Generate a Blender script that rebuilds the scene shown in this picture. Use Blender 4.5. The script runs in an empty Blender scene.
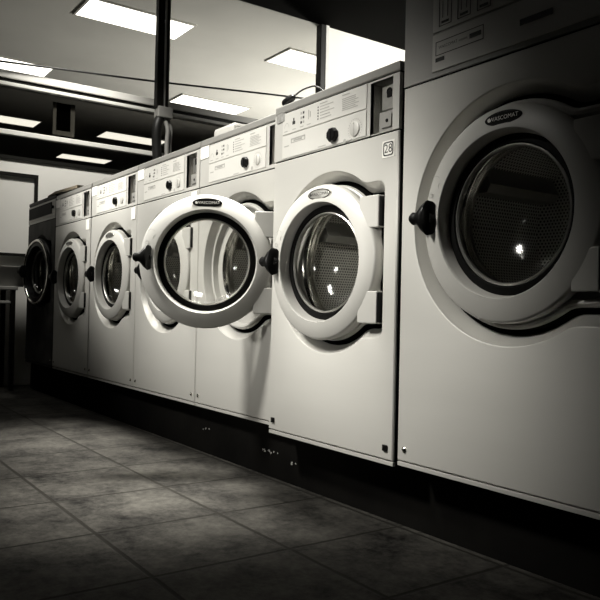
import bpy, bmesh, math, random
from mathutils import Vector, Matrix
random.seed(4)
sc = bpy.context.scene
col = sc.collection
PI = math.pi

# ------------------------------------------------------------------ materials
def new_mat(name):
    m = bpy.data.materials.new(name); m.use_nodes = True
    nt = m.node_tree; nt.nodes.clear()
    out = nt.nodes.new('ShaderNodeOutputMaterial')
    return m, nt, out

def pbr(name, color, rough=.5, metal=0., noise=None, bump=0., bump_scale=200., spec=.5, emit=None, stretch=(1, 1, 1)):
    """noise = (scale, amount): gentle mottling of the base colour (dirt and wear)"""
    m, nt, out = new_mat(name)
    b = nt.nodes.new('ShaderNodeBsdfPrincipled')
    b.inputs['Base Color'].default_value = (*color, 1)
    b.inputs['Roughness'].default_value = rough
    b.inputs['Metallic'].default_value = metal
    b.inputs['Specular IOR Level'].default_value = spec
    nt.links.new(b.outputs[0], out.inputs[0])
    tc = nt.nodes.new('ShaderNodeTexCoord')
    mp = nt.nodes.new('ShaderNodeMapping'); mp.inputs['Scale'].default_value = stretch
    nt.links.new(tc.outputs['Object'], mp.inputs[0])
    if noise:
        n = nt.nodes.new('ShaderNodeTexNoise'); n.inputs['Scale'].default_value = noise[0]; n.inputs['Detail'].default_value = 6
        nt.links.new(mp.outputs[0], n.inputs[0])
        r = nt.nodes.new('ShaderNodeValToRGB')
        r.color_ramp.elements[0].position = .3; r.color_ramp.elements[1].position = .7
        r.color_ramp.elements[0].color = (*[c * (1 - noise[1]) for c in color], 1)
        r.color_ramp.elements[1].color = (*[min(1, c * (1 + noise[1])) for c in color], 1)
        nt.links.new(n.outputs[0], r.inputs[0]); nt.links.new(r.outputs[0], b.inputs['Base Color'])
    if bump:
        n2 = nt.nodes.new('ShaderNodeTexNoise'); n2.inputs['Scale'].default_value = bump_scale
        nt.links.new(mp.outputs[0], n2.inputs[0])
        bp = nt.nodes.new('ShaderNodeBump'); bp.inputs['Strength'].default_value = bump; bp.inputs['Distance'].default_value = .002
        nt.links.new(n2.outputs[0], bp.inputs['Height']); nt.links.new(bp.outputs[0], b.inputs['Normal'])
    if emit:
        b.inputs['Emission Color'].default_value = (*emit[0], 1); b.inputs['Emission Strength'].default_value = emit[1]
    return m

def W(v, w=.92): return (v, v * .985, v * .925)      # the warm grey of the toned print

M = {}
M['panel'] = pbr('brushed_panel_steel', W(.60), .42, .25, (3.5, .06), .05, 160, stretch=(.15, 1, 1))
M['fascia'] = pbr('control_fascia_grey', W(.50), .5, .1, (6, .05))
M['plate'] = pbr('instruction_plate_white', W(.60), .5, 0, (8, .03))
M['lid'] = pbr('lid_steel', W(.34), .4, .3, (5, .08))
M['side'] = pbr('cabinet_side_gap_shade', W(.006), .6, .1, spec=.1)  # near-black stands in for shade in the gaps between machines
M['ring'] = pbr('door_ring_plastic', W(.46), .38, 0, (7, .04))
M['pan'] = pbr('pressed_pan_steel', W(.68), .3, .45, (6, .06))
M['black'] = pbr('black_plastic', (.003, .003, .0028), .35, spec=.22)
M['rubber'] = pbr('black_rubber', (.002, .002, .0018), .6, spec=.1)
M['dark'] = pbr('dark_gap_fill', (.003, .003, .0025), .8, spec=.05)  # near-black set into the seams and the groove round the door
M['chrome'] = pbr('chrome', W(.82), .14, 1)
M['steel'] = pbr('dull_steel', W(.45), .35, .8, (30, .12))
M['print'] = pbr('grey_print', W(.36), .7)
M['print_black'] = pbr('black_print', (.015, .014, .012), .6)
M['white'] = pbr('white_sticker', W(.86), .6)
M['badge_white'] = pbr('badge_lettering', W(.78), .5)
M['smudge'] = pbr('grey_label', W(.27), .7, 0, (90, .3))
M['plinth'] = None
M['darkpaint'] = pbr('dark_machine_paint', W(.055), .6, .1, (9, .45), spec=.12)
M['darkpanel'] = pbr('dark_display', (.003, .003, .0025), .6, spec=.06)
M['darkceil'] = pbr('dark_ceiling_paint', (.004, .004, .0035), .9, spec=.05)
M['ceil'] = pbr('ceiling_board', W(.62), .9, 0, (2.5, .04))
M['wallwhite'] = pbr('white_wall_paint', W(.80), .7, 0, (2, .03))
M['wallgrey'] = pbr('grey_wall_paint', W(.22), .8, 0, (2, .06))
M['frame'] = pbr('window_frame_alloy', W(.74), .5, 0, (10, .08))
M['framedark'] = pbr('window_frame_dark', (.008, .0075, .006), .5, spec=.2)
M['cable'] = pbr('black_cable', (.01, .01, .009), .5)
M['conduit'] = pbr('pale_conduit', W(.42), .5)
M['card'] = pbr('brown_card', (.20, .17, .12), .85, 0, (14, .25))
M['boxplastic'] = pbr('pale_box_plastic', W(.5), .5)
M['lamp'] = pbr('troffer_diffuser', W(.8), .6, 0, emit=((1, .97, .88), 4.5))
M['table'] = pbr('grey_table', W(.4), .5, 0, (8, .1))
M['basket'] = pbr('dark_grey_basket', W(.22), .6)

def glass_mat(name, tint, gloss=.08, rough=.0):
    m, nt, out = new_mat(name)
    t = nt.nodes.new('ShaderNodeBsdfTransparent'); t.inputs[0].default_value = (*tint, 1)
    g = nt.nodes.new('ShaderNodeBsdfGlossy'); g.inputs['Roughness'].default_value = rough
    lw = nt.nodes.new('ShaderNodeLayerWeight'); lw.inputs['Blend'].default_value = .5
    pw = nt.nodes.new('ShaderNodeMath'); pw.operation = 'POWER'; pw.inputs[1].default_value = 4.5
    nt.links.new(lw.outputs['Facing'], pw.inputs[0])
    mx = nt.nodes.new('ShaderNodeMixShader')
    ml = nt.nodes.new('ShaderNodeMath'); ml.operation = 'MULTIPLY_ADD'; ml.inputs[1].default_value = .9; ml.inputs[2].default_value = gloss
    nt.links.new(pw.outputs[0], ml.inputs[0]); nt.links.new(ml.outputs[0], mx.inputs[0])
    nt.links.new(t.outputs[0], mx.inputs[1]); nt.links.new(g.outputs[0], mx.inputs[2]); nt.links.new(mx.outputs[0], out.inputs[0])
    return m
M['glass'] = glass_mat('door_glass_clear', (.97, .97, .96), .02, .09)
M['pane'] = glass_mat('window_glass', (.95, .95, .94), .02)
M['tint'] = glass_mat('tinted_window_glass', (.47, .465, .45), .015)

def perf_mat(wall=False):
    m, nt, out = new_mat('perforated_drum_wall' if wall else 'perforated_drum_steel')
    b = nt.nodes.new('ShaderNodeBsdfPrincipled'); b.inputs['Metallic'].default_value = .2; b.inputs['Roughness'].default_value = .4
    nt.links.new(b.outputs[0], out.inputs[0])
    tc = nt.nodes.new('ShaderNodeTexCoord')
    src = tc.outputs['Object']
    if wall:
        sp = nt.nodes.new('ShaderNodeSeparateXYZ'); nt.links.new(src, sp.inputs[0])
        at = nt.nodes.new('ShaderNodeMath'); at.operation = 'ARCTAN2'; nt.links.new(sp.outputs[2], at.inputs[0]); nt.links.new(sp.outputs[0], at.inputs[1])
        sc_ = nt.nodes.new('ShaderNodeMath'); sc_.operation = 'MULTIPLY'; sc_.inputs[1].default_value = .222; nt.links.new(at.outputs[0], sc_.inputs[0])
        cb = nt.nodes.new('ShaderNodeCombineXYZ'); nt.links.new(sp.outputs[1], cb.inputs[0]); nt.links.new(sc_.outputs[0], cb.inputs[2]); src = cb.outputs[0]
    ds = []
    for off in (0, .5):
        mp = nt.nodes.new('ShaderNodeMapping'); mp.inputs['Scale'].default_value = (95, 1, 56); mp.inputs['Location'].default_value = (off, 0, off)
        nt.links.new(src, mp.inputs[0])
        fr = nt.nodes.new('ShaderNodeVectorMath'); fr.operation = 'FRACTION'; nt.links.new(mp.outputs[0], fr.inputs[0])
        sb = nt.nodes.new('ShaderNodeVectorMath'); sb.operation = 'SUBTRACT'; sb.inputs[1].default_value = (.5, 0, .5); nt.links.new(fr.outputs[0], sb.inputs[0])
        mu = nt.nodes.new('ShaderNodeVectorMath'); mu.operation = 'MULTIPLY'; mu.inputs[1].default_value = (1, 0, 1.7); nt.links.new(sb.outputs[0], mu.inputs[0])
        ln = nt.nodes.new('ShaderNodeVectorMath'); ln.operation = 'LENGTH'; nt.links.new(mu.outputs[0], ln.inputs[0]); ds.append(ln)
    mn = nt.nodes.new('ShaderNodeMath'); mn.operation = 'MINIMUM'
    nt.links.new(ds[0].outputs['Value'], mn.inputs[0]); nt.links.new(ds[1].outputs['Value'], mn.inputs[1])
    r = nt.nodes.new('ShaderNodeValToRGB'); r.color_ramp.elements[0].position = .24; r.color_ramp.elements[1].position = .32
    r.color_ramp.elements[0].color = (.01, .01, .01, 1); r.color_ramp.elements[1].color = (*W(.62), 1)
    nt.links.new(mn.outputs[0], r.inputs[0]); nt.links.new(r.outputs[0], b.inputs['Base Color'])
    return m
M['perf'] = perf_mat()
M['drumwall'] = perf_mat(True)
M['rib'] = pbr('drum_rib_steel', W(.3), .35, .6)

def floor_mat():
    m, nt, out = new_mat('slate_floor_tiles')
    b = nt.nodes.new('ShaderNodeBsdfPrincipled'); nt.links.new(b.outputs[0], out.inputs[0])
    tc = nt.nodes.new('ShaderNodeTexCoord')
    sep = nt.nodes.new('ShaderNodeSeparateXYZ'); nt.links.new(tc.outputs['Object'], sep.inputs[0])
    def math_(op, a, bb=None, cc=None):
        n = nt.nodes.new('ShaderNodeMath'); n.operation = op
        for i, v in enumerate((a, bb, cc)):
            if v is None: continue
            if isinstance(v, (int, float)): n.inputs[i].default_value = v
            else: nt.links.new(v, n.inputs[i])
        return n.outputs[0]
    T = .368
    def grid(axis, off):
        u = math_('DIVIDE', math_('SUBTRACT', sep.outputs[axis], off), T)
        f = math_('FRACT', math_('ADD', u, 100.5))
        return math_('MULTIPLY', math_('ABSOLUTE', math_('SUBTRACT', f, .5)), T)     # metres to nearest joint
    gx = grid(0, -1.88); gy = grid(1, -.343)
    d = math_('MINIMUM', gx, gy)
    ramp = nt.nodes.new('ShaderNodeValToRGB'); ramp.color_ramp.elements[0].position = .0035; ramp.color_ramp.elements[1].position = .006
    nt.links.new(d, ramp.inputs[0])
    n1 = nt.nodes.new('ShaderNodeTexNoise'); n1.inputs['Scale'].default_value = 5.5; n1.inputs['Detail'].default_value = 9; n1.inputs['Roughness'].default_value = .68
    nt.links.new(tc.outputs['Object'], n1.inputs[0])
    r1 = nt.nodes.new('ShaderNodeValToRGB'); r1.color_ramp.elements[0].position = .38; r1.color_ramp.elements[1].position = .64
    r1.color_ramp.elements[0].color = (.0035, .0032, .0028, 1); r1.color_ramp.elements[1].color = (.062, .059, .052, 1)
    n2 = nt.nodes.new('ShaderNodeTexNoise'); n2.inputs['Scale'].default_value = 38; n2.inputs['Detail'].default_value = 8; n2.inputs['Roughness'].default_value = .75
    nt.links.new(tc.outputs['Object'], n2.inputs[0])
    nsum = math_('ADD', math_('MULTIPLY', n1.outputs[0], .6), math_('MULTIPLY', n2.outputs[0], .4))
    nt.links.new(nsum, r1.inputs[0])
    mx = nt.nodes.new('ShaderNodeMix'); mx.data_type = 'RGBA'
    nt.links.new(ramp.outputs[0], mx.inputs['Factor'])
    mx.inputs['A'].default_value = (.012, .011, .009, 1); nt.links.new(r1.outputs[0], mx.inputs['B'])
    nt.links.new(mx.outputs['Result'], b.inputs['Base Color'])
    b.inputs['Roughness'].default_value = .8; b.inputs['Specular IOR Level'].default_value = .12
    h = math_('ADD', math_('MULTIPLY', ramp.outputs[0], 1.0), math_('MULTIPLY', n1.outputs[0], .8))
    bp = nt.nodes.new('ShaderNodeBump'); bp.inputs['Strength'].default_value = .5; bp.inputs['Distance'].default_value = .004
    nt.links.new(h, bp.inputs['Height']); nt.links.new(bp.outputs[0], b.inputs['Normal'])
    return m
M['floor'] = floor_mat()
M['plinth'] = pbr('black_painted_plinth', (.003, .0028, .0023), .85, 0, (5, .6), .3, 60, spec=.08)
M['scuff'] = pbr('bare_plaster_chip', W(.34), .8, 0, (60, .3))

# ------------------------------------------------------------------ geometry
_txt = {}
def text_geo(s):
    if s not in _txt:
        cu = bpy.data.curves.new('lettering', 'FONT'); cu.body = s; cu.size = 1; cu.align_x = 'CENTER'; cu.align_y = 'CENTER'
        cu.resolution_u = 3
        o = bpy.data.objects.new('lettering', cu); col.objects.link(o)
        dg = bpy.context.evaluated_depsgraph_get(); me = o.evaluated_get(dg).to_mesh()
        _txt[s] = ([v.co.copy() for v in me.vertices], [tuple(p.vertices) for p in me.polygons])
        o.evaluated_get(dg).to_mesh_clear(); bpy.data.objects.remove(o); bpy.data.curves.remove(cu)
    return _txt[s]

class MB:
    def __init__(s): s.v = []; s.f = []; s.m = []; s.sm = []
    def face(s, idx, m=0, smooth=False): s.f.append(tuple(idx)); s.m.append(m); s.sm.append(smooth)
    def add(s, pts): i = len(s.v); s.v += [Vector(p) for p in pts]; return i
    def box(s, x0, x1, y0, y1, z0, z1, m=0, skip=''):
        i = s.add([(x, y, z) for x in (x0, x1) for y in (y0, y1) for z in (z0, z1)])
        F = {'L': (0, 1, 3, 2), 'R': (4, 6, 7, 5), 'F': (0, 4, 5, 1), 'B': (2, 3, 7, 6), 'D': (0, 2, 6, 4), 'U': (1, 5, 7, 3)}
        for k, q in F.items():
            if k not in skip: s.face([i + a for a in q], m)
        return s
    def loops(s, L, closed=True, m=0, smooth=True, cap0=False, cap1=False):
        base = []
        for l in L: base.append(s.add(l))
        n = len(L[0])
        for a in range(len(L) - 1):
            mm = m[a] if isinstance(m, (list, tuple)) else m
            for k in range(n if closed else n - 1):
                k2 = (k + 1) % n
                s.face((base[a] + k, base[a] + k2, base[a + 1] + k2, base[a + 1] + k), mm, smooth)
        m0 = m[0] if isinstance(m, (list, tuple)) else m; m1 = m[-1] if isinstance(m, (list, tuple)) else m
        if cap0: s.face([base[0] + k for k in range(n)][::-1], m0)
        if cap1: s.face([base[-1] + k for k in range(n)], m1)
        return s
    def lathe(s, prof, c=(0, 0, 0), seg=72, m=0, smooth=True, cap1=False, cap0=False):
        """profile of (radius, y) turned about the y axis through c"""
        L = [[(c[0] + r * math.cos(2 * PI * k / seg), c[1] + y, c[2] + r * math.sin(2 * PI * k / seg)) for k in range(seg)] for r, y in prof]
        return s.loops(L, True, m, smooth, cap0, cap1)
    def cyl(s, a, b, r, r2=None, seg=20, m=0, smooth=True):
        a = Vector(a); b = Vector(b); r2 = r if r2 is None else r2
        d = (b - a).normalized(); u = d.orthogonal().normalized(); w = d.cross(u)
        L = [[p + (u * math.cos(2 * PI * k / seg) + w * math.sin(2 * PI * k / seg)) * rr for k in range(seg)] for p, rr in ((a, r), (b, r2))]
        return s.loops(L, True, m, smooth, True, True)
    def tube(s, pts, r, seg=10, m=0, sub=6):
        P = [Vector(p) for p in pts]; R = r if isinstance(r, (list, tuple)) else [r] * len(P)
        Q = []; RR = []
        for i in range(len(P) - 1):
            p0 = P[max(i - 1, 0)]; p1 = P[i]; p2 = P[i + 1]; p3 = P[min(i + 2, len(P) - 1)]
            for k in range(sub):
                t = k / sub
                Q.append(.5 * ((2 * p1) + (p2 - p0) * t + (2 * p0 - 5 * p1 + 4 * p2 - p3) * t * t + (3 * p1 - p0 - 3 * p2 + p3) * t ** 3))
                RR.append(R[i] * (1 - t) + R[i + 1] * t)
        Q.append(P[-1]); RR.append(R[-1])
        L = []; u = None
        for i, q in enumerate(Q):
            d = (Q[min(i + 1, len(Q) - 1)] - Q[max(i - 1, 0)]).normalized()
            u = d.orthogonal().normalized() if u is None else (u - d * u.dot(d)).normalized()
            w = d.cross(u)
            L.append([q + (u * math.cos(2 * PI * k / seg) + w * math.sin(2 * PI * k / seg)) * RR[i] for k in range(seg)])
        return s.loops(L, True, m, True, True, True)
    def text(s, t, cx, y, cz, size, m=0, thick=.0006, sx=1.):
        V, F = text_geo(t)
        i = s.add([(cx + v.x * size * sx, y, cz + v.y * size) for v in V])
        for f in F: s.face([i + a for a in f], m)
        return s
    def build(s, name, mats, parent=None, bevel=0., angle=38):
        me = bpy.data.meshes.new(name)
        me.from_pydata([tuple(v) for v in s.v], [], s.f)
        mats = mats if isinstance(mats, (list, tuple)) else [mats]
        for k in mats: me.materials.append(M[k])
        me.polygons.foreach_set('material_index', s.m); me.polygons.foreach_set('use_smooth', s.sm)
        bm = bmesh.new(); bm.from_mesh(me); bmesh.ops.recalc_face_normals(bm, faces=bm.faces); bm.to_mesh(me); bm.free()
        if any(s.sm): me.set_sharp_from_angle(angle=math.radians(angle))
        me.update()
        o = bpy.data.objects.new(name, me); col.objects.link(o)
        if parent: o.parent = parent
        if bevel:
            b = o.modifiers.new('bevel', 'BEVEL'); b.width = bevel; b.segments = 2; b.limit_method = 'ANGLE'; b.angle_limit = math.radians(50)
        return o

def tag(o, label, cat, group=None):
    o['label'] = label; o['category'] = cat
    if group: o['group'] = group
    return o
def struct(o, label=None):
    o['kind'] = 'structure'
    if label: o['label'] = label
    return o
def empty(name, loc, rz=0):
    o = bpy.data.objects.new(name, None); col.objects.link(o); o.empty_display_size = .1
    o.location = loc; o.rotation_euler = (0, 0, rz); return o
def copy_tree(o, parent=None):
    c = o.copy(); col.objects.link(c); c.parent = parent
    for ch in [k for k in bpy.data.objects if k.parent == o]: copy_tree(ch, c)
    return c

# ------------------------------------------------------------------ washing machine
NB = 144
class Hole:
    """outline of the pressed door opening: a circle with a squared-off hinge side"""
    def __init__(s, cx, cz, R, w, h):
        s.cx, s.cz, s.R, s.w, s.h = cx, cz, R, w, h
    def raw(s, th, d):
        R, w, h = s.R - d, s.w - d, s.h - d
        c, sn = math.cos(th), math.sin(th)
        r = R
        if c > 0:
            r = min(w / c, max(R, h / abs(sn) if abs(sn) > 1e-6 else 9))
        return r
    def loop(s, d, y, n=NB):
        N = 1440; k = 14
        raw = [s.raw(2 * PI * i / N, d) for i in range(N)]
        out = []
        for i in range(n):
            j = int(i * N / n)
            r = sum(raw[(j + q) % N] for q in range(-k, k + 1)) / (2 * k + 1)
            th = 2 * PI * i / n
            out.append((s.cx + r * math.cos(th), y, s.cz + r * math.sin(th)))
        return out
    def circle(s, R, y, n=NB):
        return [(s.cx + R * math.cos(2 * PI * i / n), y, s.cz + R * math.sin(2 * PI * i / n)) for i in range(n)]

def rect_loop(h, x0, x1, z0, z1, y):
    """rectangle sampled along the same polar angles as hole h; the samples nearest to the corners are moved onto them"""
    P = []
    for i in range(NB):
        th = 2 * PI * i / NB; c, sn = math.cos(th), math.sin(th)
        t = 1e9
        if c > 1e-9: t = min(t, (x1 - h.cx) / c)
        if c < -1e-9: t = min(t, (x0 - h.cx) / c)
        if sn > 1e-9: t = min(t, (z1 - h.cz) / sn)
        if sn < -1e-9: t = min(t, (z0 - h.cz) / sn)
        P.append([h.cx + t * c, y, h.cz + t * sn])
    for cx in (x0, x1):
        for cz in (z0, z1):
            i = min(range(NB), key=lambda k: (P[k][0] - cx) ** 2 + (P[k][2] - cz) ** 2)
            P[i] = [cx, y, cz]
    return P

def badge(parent, x, y, z, dark, w=.052, h=.0165):
    b = MB()
    for (sx, y0, y1, mi) in ((1.0, 0, -.004, 0), (.88, -.004, -.0048, 1)):
        L = [[(x + w * sx * k_ * math.cos(2 * PI * k / 40), y + yy, z + h * (sx if sx == 1 else .8) * k_ * math.sin(2 * PI * k / 40)) for k in range(40)] for yy, k_ in ((y0, 1), (y1, .97))]
        b.loops(L, True, mi, True, False, True)
    b.text('WASCOMAT', x + .004, y - .0054, z, .0135, 2, sx=1.05)
    b.lathe([(.0045, 0), (.0045, -.0006), (0.0001, -.0006)], (x - w * .72, y - .0049, z), 12, 2, False)
    o = b.build('badge', ['black', 'black', 'badge_white'] if dark else ['chrome', 'steel', 'print_black'], parent)
    o['label'] = 'black oval badge with pale lettering' if dark else 'silver oval badge'
    return o

def make_door(parent, cx, cz, R, hx, hy, big=False, dark_badge=False, chrome=False):
    """door hung on the vertical axis (hx, hy) in machine coordinates; geometry is relative to that axis"""
    px, pz = cx - hx, cz
    fy = -.042 - hy
    e = R / .232
    d = MB()
    prof = [(.222, .032), (.230, .026), (.2335, .010), (.2335, -.002), (.231, -.008), (.226, -.0115), (.200, -.0175), (.182, -.0215), (.1805, -.0215), (.1785, -.019), (.1775, -.015), (.1715, .024), (.19, .030), (.222, .032)]
    d.lathe([(r * e, y) for r, y in prof], (px, -hy, pz), 112, 0)
    door = d.build('door', 'black' if chrome else 'ring', parent)
    door.location = (hx, hy, 0)
    g = MB()
    g.lathe([(.1745 * e, .014), (.172 * e, .012), (.156 * e, .010), (.1535 * e, .014), (.151 * e, .024), (.158 * e, .034), (.171 * e, .034)], (px, -hy, pz), 80, 0)
    g.build('door_gasket', 'rubber', door)
    g = MB()
    bowl = [(.152, .018), (.148, .030), (.139, .048), (.122, .070), (.098, .088), (.066, .101), (.033, .108), (.0005, .110)]
    inner = [(r - .006 if r > .02 else r, y - .006) for r, y in bowl]
    g.lathe([(r * e, y) for r, y in bowl], (px, -hy, pz), 80, 0)
    g.lathe([(r * e, y) for r, y in inner], (px, -hy, pz), 80, 0)
    g.build('door_glass', 'glass', door)
    t = MB()
    t.lathe([(.1505 * e, .020), (.1525 * e, .013), (.149 * e, .011), (.146 * e, .015), (.1465 * e, .024)], (px, -hy, pz), 80, 0)
    t.build('glass_rim', 'steel', door)
    # hinge blocks
    if not chrome:
        for sg in (1, -1):
            h = MB(); z0, z1 = sorted((pz + sg * .088, pz + sg * .178))
            xi = px + math.sqrt(max(0, (R * .97) ** 2 - (.133) ** 2)) - .02
            h.box(px + .168 * e, px + .243, -.012 - hy, .014 - hy, z0, z1, 0)
            h.box(px + .243, px + .249, -.010 - hy, .014 - hy, z0 + .003, z1 - .003, 1)
            h.build('hinge_arm', ['ring', 'black'], door, .003)
        # dark edge of the seal between the hinge arms
        badge(door, px + .002, -.0155 - hy, pz + .203 * e, dark_badge)
        # padlock pictograms
        p = MB(); ly = -.0186 - hy
        for (ang, op) in ((158, 0), (164, 1)):
            a = math.radians(ang)
            x, z = px + (.2 + (.012 if op else -.009)) * e * math.cos(a), pz + .2 * e * math.sin(a) + .01
            for (a0, b0, c0, d0) in ((-.0055, .0055, -.001, 0), (-.0055, .0055, -.009, -.008), (-.0055, -.0045, -.009, 0), (.0045, .0055, -.009, 0)):
                p.box(x + a0, x + b0, ly, ly + .0008, z + c0, z + d0)
            L = [[(x + rr * math.cos(PI * k / 10), ly, z + rr * math.sin(PI * k / 10)) for k in range(11)] for rr in (.003, .004)]
            p.loops(L, False, 0, False)
        x, z = px - .19 * e, pz + .078 * e
        L = [[(x + rr * math.cos(PI * (.1 + .8 * k / 14)), ly, z + .02 + rr * .7 * math.sin(PI * (.1 + .8 * k / 14))) for k in range(15)] for rr in (.012, .0133)]
        p.loops(L, False, 0, False)
        p.build('lock_symbols', 'print', door)
    # handle: a broad black lever with a horn
    h = MB()
    hxp = px - .207 * e
    secs = []
    for (dx, y, hw, hz) in ((.020, -.016, .008, .028), (.017, -.028, .013, .041), (.009, -.036, .016, .044), (-.002, -.040, .015, .034), (-.012, -.042, .012, .021), (-.020, -.044, .0105, .015), (-.029, -.046, .011, .0165), (-.036, -.047, .008, .011)):
        secs.append([(hxp + dx + .3 * hw * math.cos(2 * PI * k / 20), -hy + y + hw * math.cos(2 * PI * k / 20), pz + .008 + hz * math.sin(2 * PI * k / 20) - (.0 if dx > 0 else .0)) for k in range(20)])
    h.loops(secs, True, 0, True, True, True)
    h.cyl((hxp + .006, -hy - .008, pz + .008), (hxp + .004, -hy - .035, pz + .008), .016, seg=18)
    if chrome:
        tr = MB(); tr.lathe([(r * e, y) for r, y in ((.224, -.008), (.226, -.018), (.221, -.024), (.212, -.0245), (.207, -.018), (.206, -.010))], (px, -hy, pz), 96, 0)
        tr.build('door_trim', 'chrome', door)
    hh = h.build('door_handle', 'black', door); hh['label'] = 'black lever handle'
    return door

def machine(name, label, cx, yf, w, zb, hole, seam, lidz, top, plate, knob, dial, coin, sticker, depth=.66, group=None, large=False, dark_badge=False,
            door_dx=.03, R=.232, number=None, dark=False, ajar=0, screws='chrome', hinge_dx=None):
    root = empty(name, (cx, yf, zb)); tag(root, label, 'washing machine', group)
    x0, x1 = -w / 2, w / 2
    seam -= zb; lidz -= zb; top -= zb
    H = Hole(hole[0] - cx, hole[1] - zb, *hole[2:])
    pm = 'darkpaint' if dark else 'panel'
    # cabinet shell
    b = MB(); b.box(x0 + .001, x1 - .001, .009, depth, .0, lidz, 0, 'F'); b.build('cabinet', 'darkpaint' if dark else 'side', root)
    # front panel with its pressed opening
    b = MB(); e = .003
    zk = .014
    b.loops([rect_loop(H, x0, x1, zk, seam - .003, .008), rect_loop(H, x0, x1, zk, seam - .003, e), rect_loop(H, x0 + e, x1 - e, zk + e, seam - .003 - e, 0), H.loop(-.004, 0), H.loop(-.001, .001), H.loop(.001, .004)], True, 0, True)
    fp = b.build('front_panel', pm, root, angle=25)
    k = MB(); k.box(x0, x1, .002, .012, 0, zk - .003, 0); k.build('kick_strip', pm, root, .001)
    # pressed pan behind the door
    b = MB()
    pan = [H.loop(.001, .004), H.loop(.003, .008), H.loop(.023, .032), H.loop(.025, .040), H.loop(.026, .064), H.loop(.037, .064), H.loop(.038, .026), H.loop(.041, .016), H.loop(.047, .013), H.loop(.054, .016), H.loop(.060, .036), H.circle(.185, .036), H.circle(.172, .036)]
    b.loops(pan, True, [0] * 3 + [2] * 3 + [1] * 6, True); b.build('door_surround', [pm, pm, 'dark'] if dark else ['pan', 'ring', 'dark'], root)
    # drum
    dc = (H.cx, 0, H.cz)
    t = MB(); t.lathe([(.172, .03), (.166, .036), (.160, .052), (.163, .066), (.172, .078), (.215, .082)], dc, 80, 0); t.build('tub_ring', 'chrome', root)
    t = MB(); t.lathe([(.216, .0815), (.222, .095), (.222, .40)], (0, 0, 0), 64, 1)
    t.lathe([(.222, .40), (.20, .405), (.03, .405), (.0005, .39)], (0, 0, 0), 64, 0)
    dr_ = t.build('drum', ['perf', 'drumwall'], root); dr_.location = dc
    for q in range(3):                                   # lifter ribs
        a = 2 * PI * q / 3 + .5; ca, sa = math.cos(a), math.sin(a)
        L = []; t = MB()
        for y in (.11, .39):
            L.append([(r * ca - s_ * sa, y, r * sa + s_ * ca) for r, s_ in ((.221, -.04), (.175, -.012), (.175, .012), (.221, .04))])
        t.loops(L, False, 0, False, False, False); t.face((0, 1, 2, 3)); t.build('drum_rib', 'rib', dr_)
    # control fascia (frame of boxes round the coin recess)
    f0, f1 = seam + .0015, lidz - .005
    c = MB()
    if coin:
        a0, a1, b0, b1 = coin[0], coin[1], coin[2] - zb, coin[3] - zb
        c.box(x0, a0, 0, .012, f0, f1); c.box(a1, x1, 0, .012, f0, f1); c.box(a0, a1, 0, .012, f0, b0); c.box(a0, a1, 0, .012, b1, f1)
    else:
        c.box(x0, x1, 0, .012, f0, f1)
    fas = c.build('control_panel', pm if dark else 'fascia', root)
    s_ = MB(); s_.box(x0 + .002, x1 - .002, .006, .03, seam - .004, seam + .004); s_.box(x0 + .002, x1 - .002, .006, .03, lidz - .007, lidz + .002)
    s_.build('seam', 'dark', root)
    # plate, prints
    if plate:
        p0, p1, q0, q1 = plate[0], plate[1], plate[2] - zb, plate[3] - zb
        mid = q0 + (q1 - q0) * .52
        b = MB(); b.box(p0, p1, -.0025, .002, q0, mid - .0035); b.box(p0, p1, -.0025, .002, mid + .001, q1)
        pl = b.build('instruction_plate', 'plate', root, .0008)
        pr = MB(); y = -.0032; W_ = p1 - p0
        def bar(u0, u1, v0, v1, mi=0): pr.box(p0 + u0 * W_, p0 + u1 * W_, y, y + .001, q0 + v0 * (q1 - q0), q0 + v1 * (q1 - q0), mi)
        rnd = random.Random(7)
        # pictogram row
        for i, u in enumerate((.04, .15, .25, .34)):
            if i == 0:
                L = [[(p0 + (u + .02) * W_ + r * math.cos(PI * k / 12), y, q0 + .66 * (q1 - q0) + r * math.sin(PI * k / 12) * 1.3) for k in range(13)] for r in (.012, .0132)]
                pr.loops(L, False, 0, False)
            elif i == 1:
                bar(u - .015, u + .02, .70, .77, 1); bar(u - .005, u + .008, .77, .84, 1)
            elif i == 2:
                for a in (0, .03):
                    for b_ in (.66, .76, .86): bar(u + a - .01, u + a + .008, b_, b_ + .05, 1 if (a > 0) == (b_ > .7) else 0)
            else:
                bar(u, u + .006, .70, .90, 0); bar(u + .02, u + .026, .74, .86, 0)
            bar(u - .015, u + .03, .585, .60)
        pr.build('pictograms', ['print', 'print_black'], pl); pr = MB()
        # two columns of instructions
        bar(.48, .57, .93, .95); bar(.74, .82, .93, .95)
        for r in range(5):
            v = .62 + r * .062
            bar(.455, .465, v, v + .028, 1)
            bar(.485, .485 + .10 + .10 * rnd.random(), v + .004, v + .02)
        for r in range(7):
            v = .63 + r * .038
            bar(.74, .74 + .14 + .08 * rnd.random(), v, v + .014)
        pr.build('instruction_text', ['print', 'print_black'], pl); pr = MB()
        # lower half: name lines, scale round the knob
        bar(.12, .30, .37, .40); bar(.12, .30, .30, .31); bar(.12, .125, .30, .40); bar(.298, .302, .30, .40); bar(.155, .26, .33, .36)
        bar(.03, .09, .25, .27); bar(.47, .56, .035, .05)
        pr.build('name_lettering', ['print', 'print_black'], pl)
    kx, kz = knob[0], knob[1] - zb
    kr = knob[2]
    kb = MB()
    L = [[(kx + r * math.cos(2 * PI * k / 8 + PI / 8), yy, kz + r * math.sin(2 * PI * k / 8 + PI / 8)) for k in range(8)] for r, yy in ((kr, -.0025), (kr, -.007), (kr * .93, -.014), (kr * .85, -.016))]
    kb.loops(L, True, 0, False, False, True)
    kb.box(kx - .003, kx + .003, -.019, -.015, kz - kr * .75, kz + kr * .75)
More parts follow.
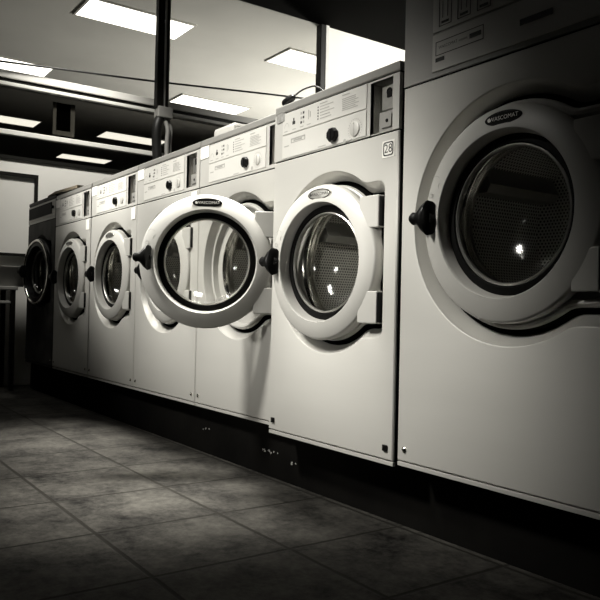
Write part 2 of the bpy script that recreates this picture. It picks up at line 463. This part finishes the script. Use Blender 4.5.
    kn = kb.build('knob', 'black', fas, .0015); kn['label'] = 'black faceted programme knob'
    if dial:
        dx, dz, dr = dial[0], dial[1] - zb, dial[2]
        db = MB(); db.lathe([(dr, -.0025), (dr, -.0055), (dr * .9, -.0065), (.0005, -.0065)], (dx, 0, dz), 36, 0)
        for q in range(24):
            a = 2 * PI * q / 24
            if -.9 < math.sin(a): pass
            r0, r1 = dr * 1.35, dr * 1.5
            u = Vector((math.cos(a), 0, math.sin(a))); v = Vector((-math.sin(a), 0, math.cos(a)))
            o_ = Vector((dx, -.0033, dz))
            i = db.add([o_ + u * r0 - v * .0012, o_ + u * r1 - v * .0012, o_ + u * r1 + v * .0012, o_ + u * r0 + v * .0012]); db.face((i, i + 1, i + 2, i + 3), 1)
        db.box(dx - .0006, dx + .0006, -.0075, -.0065, dz - dr * .9, dz + dr * .9, 1)
        db.build('dial', ['fascia', 'print'], fas)
        lg = MB(); lg.lathe([(.007, -.0031), (.0005, -.0031)], ((kx + dx) / 2 + .004, 0, kz - .028), 18, 0); lg.build('round_mark', 'print', fas)
    if coin:
        r = MB(); r.box(a0, a1, .001, .042, b0, b1, 0, 'F'); cr = r.build('coin_slot', 'fascia', root)
        m_ = (b0 + b1) / 2 - .012; mw = a0 + (a1 - a0) * .36
        r = MB(); r.box(mw, a1, .014, .041, m_ + .003, b1 - .016); r.lathe([(.011, 0), (.011, .002), (.0005, .002)], (mw + (a1 - mw) * .52, .0118, m_ + .052), 20, 1)
        r.box(mw + (a1 - mw) * .36, mw + (a1 - mw) * .68, .0115, .016, m_ + .036, m_ + .054, 1)
        r.build('coin_entry', ['steel', 'black'], cr, .001)
        r = MB(); r.box(mw - .004, a1, .008, .041, b0, m_ - .003); r.box(mw + .008, a1 - .010, .004, .009, b0 + .012, m_ - .014, 0)
        r.lathe([(.005, 0), (.005, -.002), (.0005, -.002)], (mw + (a1 - mw) * .55, .0038, (b0 + m_) / 2), 14, 1)
        r.build('coin_box', ['lid', 'black'], cr, .001)
    # lid
    b = MB(); b.box(x0, x1, 0, depth, lidz, top); b.build('lid', pm if dark else 'lid', root, .004)
    # stickers
    for kind, sx0, sx1, sz0, sz1, par in sticker:
        q = MB(); q.box(sx0, sx1, -.0032 if kind != 'number' else -.0015, .001, sz0 - zb, sz1 - zb)
        if kind == 'number':
            mx_, mz_ = (sx0 + sx1) / 2, (sz0 + sz1) / 2 - zb; y = -.0021
            hw, hh = (sx1 - sx0) * .40, (sz1 - sz0) * .40
            n = 40
            def rr(s): return [(mx_ + s * math.copysign(abs(math.cos(2 * PI * k / n)) ** .35, math.cos(2 * PI * k / n)) * hw, y, mz_ + s * math.copysign(abs(math.sin(2 * PI * k / n)) ** .35, math.sin(2 * PI * k / n)) * hh) for k in range(n)]
            q.loops([rr(1.05), rr(.86)], True, 1, False)
            q.text(number, mx_, y, mz_, .034, 1, sx=1.0)
        o = q.build('sticker', {'number': ['white', 'print_black'], 'white': ['white'], 'smudge': ['smudge']}[kind], fas if par else fp)
        o['label'] = {'number': 'white sticker with number %s in a black frame' % number, 'white': 'white paper sticker', 'smudge': 'grey smudged label'}[kind]
    # corner screws
    for sx in (x0 + .028, x1 - .028):
        q = MB(); 
        if screws == 'black': q.box(sx - .008, sx + .008, -.005, .002, .038, .054)
        else: q.lathe([(.008, .001), (.008, -.002), (.005, -.005), (.0005, -.006)], (sx, 0, .045), 16)
        q.build('screw', 'black' if screws == 'black' else 'chrome', root)
    R_ = R
    hxl = H.cx + door_dx + (hinge_dx if hinge_dx else R + .004)
    dr = make_door(root, H.cx + door_dx, H.cz, R_, hxl, -.012, large, dark_badge, dark)
    dr.rotation_euler = (0, 0, math.radians(ajar))
    return root

ZB = .195
PITCH = .66
GRP = 'row of pale front-loading washing machines'
W_ = .653
def small_spec(cx):
    return dict(cx=cx, yf=0, w=W_, zb=ZB, hole=(cx, .762, .278, .258, .220), seam=1.098, lidz=1.266, top=1.292,
                plate=(-.245, .185, 1.108, 1.255), knob=(.047, 1.146, .021), dial=(.130, 1.143, .019), coin=(.205, .298, 1.112, 1.252),
                sticker=[('white', -.322, -.246, 1.212, 1.262, True), ('white', .262, .314, 1.03, 1.088, False)], group=GRP)
c3, c2, c4, c5 = -3.707, -4.375, -3.050, -2.392
m4 = machine('washing_machine', 'pale washing machine with its round door shut behind the wide open door', dark_badge=True, **small_spec(c4))
LAB = {c2: 'pale washing machine with brown cardboard sheet on top, beside the dark machine', c3: 'pale washing machine with closed door between the cardboard-topped one and the open-door pair',
       c5: 'pale washing machine whose round door hangs wide open'}
for c in (c2, c3, c5):
    o = copy_tree(m4); o.location = (c, 0, ZB); o['label'] = LAB[c]
    if c == c5:
        for ch in o.children:
            if ch.name.startswith('door.') or ch.name == 'door': ch.rotation_euler = (0, 0, math.radians(54))
    else:
        for ch in o.children:
            if ch.name.startswith('door.') or ch.name == 'door':
                for s in list(ch.children):
                    if s.name.startswith('badge'): bpy.data.objects.remove(s)
                dcx = .03 - (.03 + .236)
                badge(ch, dcx + .002, -.0155 + .012, .762 - ZB + .203, False); ch.rotation_euler = (0, 0, math.radians(2))

c6 = -1.758
machine('washing_machine', 'taller pale washing machine with number 28 sticker', c6, -.0575, .612, ZB - .008, (c6 + .001, .745, .274, .252, .218), 1.093, 1.252, 1.279,
        (-.256, .172, 1.098, 1.246), (.022, 1.127, .023), (.123, 1.126, .021), (.187, .280, 1.096, 1.242),
        [('smudge', -.292, -.245, 1.222, 1.252, True), ('number', .243, .292, 1.022, 1.068, False)], group=GRP, number='28', screws='black', door_dx=-.002, ajar=4.5)
c7 = -1.085
machine('washing_machine', 'largest washing machine, nearest the camera at the right edge', c7 + .003, -.0575, .704, ZB, (c7, .828, .300, .285, .248), 1.197, 1.44, 1.47,
        None, (.10, 1.335, .034), None, None, [], group=GRP, dark_badge=True, door_dx=-.005, R=.248, depth=.8)
m7 = [o for o in bpy.data.objects if o.get('category') and o.location.x == c7 or (o.get('category') and abs(o.location.x - c7) < 5e-3)][0]
# control plate of the large machine
M['fascia_dark'] = pbr('control_fascia_darker_grey', W(.36), .5, .1, (6, .05))
fas7 = [o for o in m7.children if o.name.startswith('control_panel')][0]
fas7.data.materials[0] = M['fascia_dark']
b = MB(); b.box(-.247, .30, -.003, .002, 1.211 - ZB, 1.305 - ZB, 0); b.box(-.247, .30, -.003, .002, 1.311 - ZB, 1.425 - ZB, 0)
pl7 = b.build('instruction_plate', 'plate', m7, .0008)
b = MB(); y = -.0038
x_, z_ = -.235, 1.250 - ZB
for (u0, u1, v0, v1) in ((0, .155, 0, .0015), (0, .155, .0335, .035), (0, .0015, 0, .035), (.1535, .155, 0, .035)): b.box(x_ + u0, x_ + u1, y, y + .001, z_ + v0, z_ + v1)
b.text('WASCOMAT', x_ + .042, y - .0002, z_ + .0185, .011, 0); b.box(x_ + .078, x_ + .104, y, y + .001, z_ + .0165, z_ + .0205, 1)
b.box(x_ + .112, x_ + .148, y, y + .001, z_ + .013, z_ + .024); b.box(x_, x_ + .03, y, y + .001, z_ - .016, z_ - .006)
b.box(.025, .11, y, y + .001, 1.248 - ZB, 1.262 - ZB)
b.build('name_lettering', ['print_black', 'print'], pl7); b = MB()
for i in range(3):
    u = -.225 + i * .062
    for (a0, a1, h0, h1) in ((0, .0015, 0, .07), (.04, .0415, 0, .07), (0, .0415, 0, .0015), (.008, .033, .006, .012), (.011, .0125, .02, .062), (.028, .0295, .02, .062)): b.box(u + a0, u + a1, y, y + .001, 1.322 - ZB + h0, 1.322 - ZB + h1)
b.build('pictograms', ['print_black', 'print'], pl7)

# ---- the dark machine at the far end
c1 = -5.030
root = machine('washing_machine', 'dark washing machine with black display and chrome door rim at the far end', c1, 0, .63, ZB, (c1 - .0, .815, .250, .24, .205), 1.155, 1.285, 1.308,
        None, (.275, 1.228, .010), None, None, [], group=None, dark=True, door_dx=.045, R=.222, ajar=6)
fas1 = [o for o in root.children if o.name.startswith('control_panel')][0]
fas1.data.materials[0] = M['lid']
b = MB(); b.box(-.29, .235, -.004, .002, 1.190 - ZB, 1.266 - ZB); dp = b.build('display_panel', 'darkpanel', fas1, .001); dp['label'] = 'black display strip'
b = MB(); b.box(-.30, .3, -.002, .002, 1.268 - ZB, 1.276 - ZB); b.box(-.30, .3, -.002, .002, 1.176 - ZB, 1.186 - ZB); b.build('trim_strip', 'fascia', fas1)

# ------------------------------------------------------------------ setting
X_END = -5.6
b = MB(); b.box(-24, 2.6, -5.2, 6.2, -.1, 0); struct(b.build('floor', 'floor'))
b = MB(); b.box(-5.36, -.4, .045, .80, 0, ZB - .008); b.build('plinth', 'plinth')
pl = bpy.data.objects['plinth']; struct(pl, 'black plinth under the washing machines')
# chipped paint on the plinth
chips = MB(); rc = random.Random(11)
for (x, z, n, sx_, sz_) in ((-2.70, .098, 5, .03, .007), (-2.21, .088, 9, .055, .005), (-2.06, .075, 3, .014, .007)):
    for k in range(n):
        px, pz = x + rc.uniform(-1, 1) * sx_, z + rc.uniform(-1, 1) * sz_
        L = [[(px + (.3 + rc.random()) * .006 * math.cos(2 * PI * q / 7), .0445, pz + (.3 + rc.random()) * .004 * math.sin(2 * PI * q / 7)) for q in range(7)]]
        L.append([(p[0], .0455, p[2]) for p in L[0]])
        chips.loops(L, True, 0, False, True, False)
ch = chips.build('chipped_paint', 'scuff', pl)

Zc = 3.33
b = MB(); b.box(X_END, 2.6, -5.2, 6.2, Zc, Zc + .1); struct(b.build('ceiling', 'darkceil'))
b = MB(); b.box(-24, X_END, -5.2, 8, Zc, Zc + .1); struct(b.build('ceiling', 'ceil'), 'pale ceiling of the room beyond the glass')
b = MB(); b.box(2.6, 2.7, -5.2, 6.2, 0, Zc); struct(b.build('wall_right', 'wallgrey'))
b = MB(); b.box(X_END, 2.6, 6.1, 6.2, 0, Zc); struct(b.build('wall_back', 'wallgrey'))
b = MB(); b.box(-24, -23.9, -5.2, 8, 0, Zc); b.box(-24, X_END, 7.9, 8, 0, Zc); b.box(-24, X_END - .1, -5.3, -5.2, 0, Zc); struct(b.build('wall_far', 'wallgrey'))
# front wall behind the camera with a shop window
b = MB(); b.box(X_END, 2.6, -5.3, -5.2, 0, .5); b.box(X_END, 2.6, -5.3, -5.2, 2.5, Zc); b.box(X_END, -3.5, -5.3, -5.2, .5, 2.5); b.box(1.8, 2.6, -5.3, -5.2, .5, 2.5); struct(b.build('wall_front', 'wallgrey'))
# end wall: lower solid part and the white part right of the second post
b = MB(); b.box(X_END - .1, X_END, -5.2, 2.80, 0, 1.66); struct(b.build('wall_left', 'wallwhite'))
b = MB(); b.box(X_END - .1, X_END, 2.80, 6.1, 0, Zc); struct(b.build('wall_left', 'wallwhite'), 'bright white wall to the right of the glazing')
b = MB(); b.box(X_END - .02, X_END + .012, -5.2, 2.7, 1.66, 1.685); struct(b.build('trim_1', 'framedark'), 'thin dark sill of the end glazing')

# glazing: header, rail, posts, panes
def tagw(o, lab): o['label'] = lab; return o
w1 = empty('window_1', (X_END, 0, 1.68)); struct(w1, 'end glazing with clear panes above and tinted panes below')
def wb(name, mat, *bx, bevel=.004):
    b = MB(); b.box(bx[0] - X_END, bx[1] - X_END, bx[2], bx[3], bx[4] - 1.68, bx[5] - 1.68); return b.build(name, mat, w1, bevel)
for (ya, yb, tilt) in ((-5.2, 1.08, 0), (1.08, 2.75, 0)):
    wb('header', 'frame', X_END - .05, X_END + .03, ya, yb, 2.245, 2.30)
    wb('header_dark_strip', 'framedark', X_END - .05, X_END + .015, ya, yb, 2.215, 2.245)  # dark strip between header and bead
    wb('header_bead', 'frame', X_END - .05, X_END + .035, ya, yb, 2.188, 2.215)
    wb('window_rail', 'frame', X_END - .04, X_END + .02, ya, yb, 1.835, 1.872)
wb('mullion', 'framedark', X_END - .05, X_END + .03, 2.705, 2.76, 1.68, Zc)
wb('mullion_edge', 'frame', X_END - .05, X_END + .035, 2.76, 2.80, 1.68, Zc)
wb('transom_pane', 'pane', X_END - .012, X_END - .004, -5.2, 2.72, 2.29, Zc, bevel=0)
wb('tinted_pane', 'tint', X_END - .012, X_END - .004, -5.2, 2.72, 1.68, 2.2, bevel=0)

# ceiling troffers in the room beyond
def troffer(x0, x1, y0, y1, label):
    t = empty('ceiling_light', ((x0 + x1) / 2, (y0 + y1) / 2, Zc)); tag(t, label, 'ceiling light', 'recessed ceiling lights beyond the glass')
    a, c = (x1 - x0) / 2, (y1 - y0) / 2
    b = MB(); b.box(-a, a, -c, c, -.012, .0); b.build('diffuser', 'lamp', t)
    b = MB()
    for q in ((-a - .02, -a, -c - .02, c + .02), (a, a + .02, -c - .02, c + .02), (-a, a, -c - .02, -c), (-a, a, c, c + .02)): b.box(*q, -.014, .0)
    b.build('light_frame', 'ceil', t)
troffer(-6.80, -6.36, .75, 1.76, 'bright ceiling light at top left, crossed by the dark pole')
troffer(-6.76, -6.30, 2.85, 3.85, 'bright ceiling light seen just left of the second window post')
troffer(-8.90, -8.50, 2.69, 3.68, 'bright ceiling light just above the window header, right of the pole')
troffer(-11.50, -11.05, 2.62, 3.66, 'ceiling light behind the tinted glass, beside the foot of the pole')
troffer(-11.55, -11.12, .65, 1.64, 'ceiling light behind the tinted glass at the left edge')
troffer(-13.62, -13.20, 2.60, 3.52, 'ceiling light low behind the tinted glass, under the window rail')
troffer(-8.90, -8.50, .20, 1.05, 'pale ceiling light just above the window header at the left')

# framed dark picture standing behind the tinted glass
t = empty('picture_frame', (X_END - .06, .32, 1.9)); tag(t, 'pale framed dark picture behind the tinted glass left of the pole', 'picture')
b = MB(); b.box(0, .02, .05, .082, 0, .25); b.box(0, .02, -.085, .05, 0, .035); b.box(0, .02, -.085, -.06, .035, .25); b.build('frame', 'lamp' if False else 'wallwhite', t)
b = MB(); b.box(.004, .012, -.06, .05, .035, .25); b.build('picture', 'darkpanel', t)
b = MB(); b.box(.004, .016, -.02, .05, -.06, .0); b.build('stand', 'darkpanel', t)

# pole with junction box and cables
t = empty('service_pole', (X_END + .12, 1.06, 1.70)); tag(t, 'dark vertical pole with pale conduit and junction box before the glazing', 'pole')
b = MB(); b.box(-.03, .03, -.065, -.008, .5, Zc - 1.70); b.build('pole', 'framedark', t, .004)
b = MB(); b.box(-.02, .02, .002, .046, .5, Zc - 1.70); b.build('conduit', 'conduit', t, .006)
b = MB(); b.box(-.045, .045, -.055, .075, .425, .515); b.build('junction_box', 'conduit', t, .008)
b = MB(); b.box(.02, .034, .012, .03, .515, 1.6); b.build('conduit_strap', 'framedark', t)
b = MB(); b.tube([(0, -.02, .43), (.01, -.05, .34), (.0, -.045, .2), (0, -.03, 0), (0, -.03, -.4)], .038, 14); b.build('black_hose', 'cable', t)
b = MB(); b.tube([(0, .01, .43), (.03, .035, .34), (.03, .03, .2), (.03, .035, 0), (.03, .03, -.4)], .018, 12); b.build('pale_hose', 'conduit', t)
b = MB(); b.tube([(0, .05, .43), (.01, .075, .34), (.01, .068, .2), (.01, .075, 0), (.01, .07, -.4)], .012, 12); b.build('thin_hose', 'conduit', t)

# wire strung across the glazing
b = MB(); b.tube([(X_END + .08, -1.2, 2.26), (X_END + .08, .136, 2.361), (X_END + .08, 1.013, 2.428), (X_END + .08, 2.066, 2.526), (X_END + .05, 2.72, 2.59)], .0085, 8)
tag(b.build('hanging_wire', 'cable'), 'thin dark wire strung across the upper window panes', 'wire')
# plug and cord lying on the machine with the number sticker
t = empty('plug_cord', (-2.045, -.02, 1.279)); tag(t, 'black plug and thin cord lying on top of the numbered washing machine', 'cord')
b = MB(); b.tube([(-.024, .0, .020), (-.014, .0, .023), (.012, 0, .029), (.032, 0, .034), (.037, 0, .036)], [.009, .0145, .0145, .010, .004], 14); b.build('plug', 'black', t)
b = MB(); b.tube([(.035, 0, .035), (.07, .005, .047), (.11, .01, .050), (.15, .01, .042), (.19, .03, .012), (.22, .06, .004)], .003, 8); b.build('cord', 'cable', t)
b = MB(); b.tube([(-.022, 0, .019), (-.04, .01, .018), (-.07, .03, .020)], .003, 8); b.build('prong', 'steel', t)

# box on the machine with the open door
b = MB(); b.box(-2.67, -2.50, .03, .15, 1.292, 1.337); o = b.build('soap_box', 'boxplastic', None, .014); tag(o, 'small pale box on top of the washing machine with the open door', 'box')
# cardboard on the dark machine and its neighbour
b = MB(); b.loops([[(x, y0, z), (x, y0 + .12, z), (x, y0 + .12, z + t_), (x, y0, z + t_)] for x, y0, z, t_ in ((-4.90, .0, 1.3085, .006), (-4.71, -.006, 1.3090, .014), (-4.30, .0, 1.2935, .019))], True, 0, False, True, True)
tag(b.build('cardboard_sheet', 'card'), 'brown cardboard sheet lying across the tops of the two farthest machines', 'cardboard')

# board on the end wall and a small table at the far left
t = empty('wall_board', (X_END, -.35, .95)); tag(t, 'dark-framed pale board on the white end wall at the left edge', 'board')
b = MB(); b.box(0, .03, -.5, .47, .585, .61); b.box(0, .03, .447, .47, 0, .585); b.box(0, .03, -.5, -.475, 0, .585); b.box(0, .03, -.475, .475, 0, .02); b.build('frame', 'framedark', t)
b = MB(); b.box(0, .012, -.475, .475, .02, .585); b.build('board', 'wallwhite', t)
t = empty('side_table', (-5.42, -.50, 0)); tag(t, 'grey side table against the end wall beyond the dark machine', 'table')
b = MB(); b.box(-.16, .16, -.35, .42, .695, .72); b.build('tabletop', 'table', t, .004)
b = MB(); b.box(-.15, .15, -.33, .40, .60, .62); b.build('shelf', 'table', t, .004)
for sx_ in (-.14, .14):
    for sy_ in (-.32, .39):
        b = MB(); b.box(sx_ - .015, sx_ + .015, sy_ - .015, sy_ + .015, 0, .695); b.build('leg', 'framedark', t)
b = MB()
L = [[(-5.42 + s * .13 * c_, -.12 + s * .12 * d_, z) for c_, d_ in ((-1, -1), (1, -1), (1, 1), (-1, 1))] for s, z in ((.75, .72), (1, .86), (.93, .86), (.7, .73))]
b.loops(L, True, 0, False, True, True); tag(b.build('laundry_basket', 'basket', None, .004), 'dark grey basket on the side table', 'basket')

# ------------------------------------------------------------------ light
def spot(loc, aim, power, size, blend=1., rad=.12, colr=(1, .972, .90)):  # unseen spots added to shape the brightness, no fixtures modelled
    l = bpy.data.lights.new('added_spot', 'SPOT'); l.energy = power; l.spot_size = math.radians(size); l.spot_blend = blend; l.shadow_soft_size = rad; l.color = colr
    o = bpy.data.objects.new('added_spot', l); col.objects.link(o); o.location = loc
    o.rotation_euler = (Vector(aim) - Vector(loc)).to_track_quat('-Z', 'Y').to_euler(); return o
def area(loc, aim, power, sx, sy, colr=(1, .972, .90)):  # unseen area light, added without a fixture
    l = bpy.data.lights.new('added_panel', 'AREA'); l.shape = 'RECTANGLE'; l.size = sx; l.size_y = sy; l.energy = power; l.color = colr
    o = bpy.data.objects.new('added_panel', l); col.objects.link(o); o.location = loc
    o.rotation_euler = (Vector(aim) - Vector(loc)).to_track_quat('-Z', 'Y').to_euler(); return o
spot((-2.9, -2.05, 3.15), (-2.4, 0, .92), 620, 39, 1., .2)  # added key spot, its soft cone darkens the row towards the edges
spot((-3.3, -4.6, 1.6), (-2.3, 0, .85), 330, 23, 1., .2)  # added low fill from the front, well below the ceiling
spot((-4.4, -2.2, 3.15), (-3.95, 0, 1.42), 900, 27, 1., .2)  # added to brighten the upper fronts of the far pale machines
spot((-3.8, -2.1, 3.15), (-3.35, 0, 1.02), 480, 25, 1., .2)  # added to lift the fronts of the middle machines
spot((-2.5, -2.5, 2.8), (-1.50, 0, .56), 560, 21, 1., .2)  # added for the lower left of the largest machine
spot((.6, -3.0, 1.5), (-1.85, .2, .80), 300, 8, 1., .06)  # narrow low spot added to light the numbered machine's drum wall
spot((-3.25, .06, 3.25), (-3.2, -.34, 0), 1900, 21, 1., .3)  # added to make the bright patch on the floor
spot((-2.0, .06, 3.25), (-2.25, -.36, 0), 2300, 23, 1., .3)  # second spot added for the floor patch
area((-4.7, -.55, 3.3), (-4.7, -.55, 0), 9, 1.4, .3)      # added unseen area light for glints on the door pans
spot((-3.2, 4.4, 3.2), (-5.6, 3.3, 2.8), 600, 60, 1., .2)       # unseen lamp added to brighten the white end wall
spot((-4.7, .25, 3.25), (-5.6, .45, 1.5), 210, 64, 1., .1)  # added to brighten the end wall below the glazing
spot((-7.4, 6.2, .4), (-7.4, 4.0, 3.33), 1450, 80, 1., .3)      # added uplight, makes the ceiling beyond fade towards the left
world = bpy.data.worlds.new('World'); sc.world = world; world.use_nodes = True
world.node_tree.nodes['Background'].inputs[0].default_value = (1, .97, .9, 1); world.node_tree.nodes['Background'].inputs[1].default_value = .008

# ------------------------------------------------------------------ camera
a, p, r = math.radians(35.1), math.radians(.785), math.radians(1.25)
fw = Vector((-math.cos(a) * math.cos(p), math.sin(a) * math.cos(p), math.sin(p)))
rt0 = fw.cross(Vector((0, 0, 1))).normalized(); up0 = rt0.cross(fw)
rt = rt0 * math.cos(r) + up0 * math.sin(r); up = up0 * math.cos(r) - rt0 * math.sin(r)
cam = bpy.data.cameras.new('camera'); cam.sensor_width = 36; cam.lens = 730 / 600 * 36; cam.clip_start = .02; cam.clip_end = 100
co = bpy.data.objects.new('camera', cam); col.objects.link(co)
co.matrix_world = Matrix(((rt.x, up.x, -fw.x, 0), (rt.y, up.y, -fw.y, -1.39), (rt.z, up.z, -fw.z, .60), (0, 0, 0, 1)))
sc.camera = co
sc.view_settings.view_transform = 'Standard'; sc.view_settings.look = 'None'; sc.view_settings.gamma = 1; sc.view_settings.exposure = 0; sc.view_settings.use_curve_mapping = False
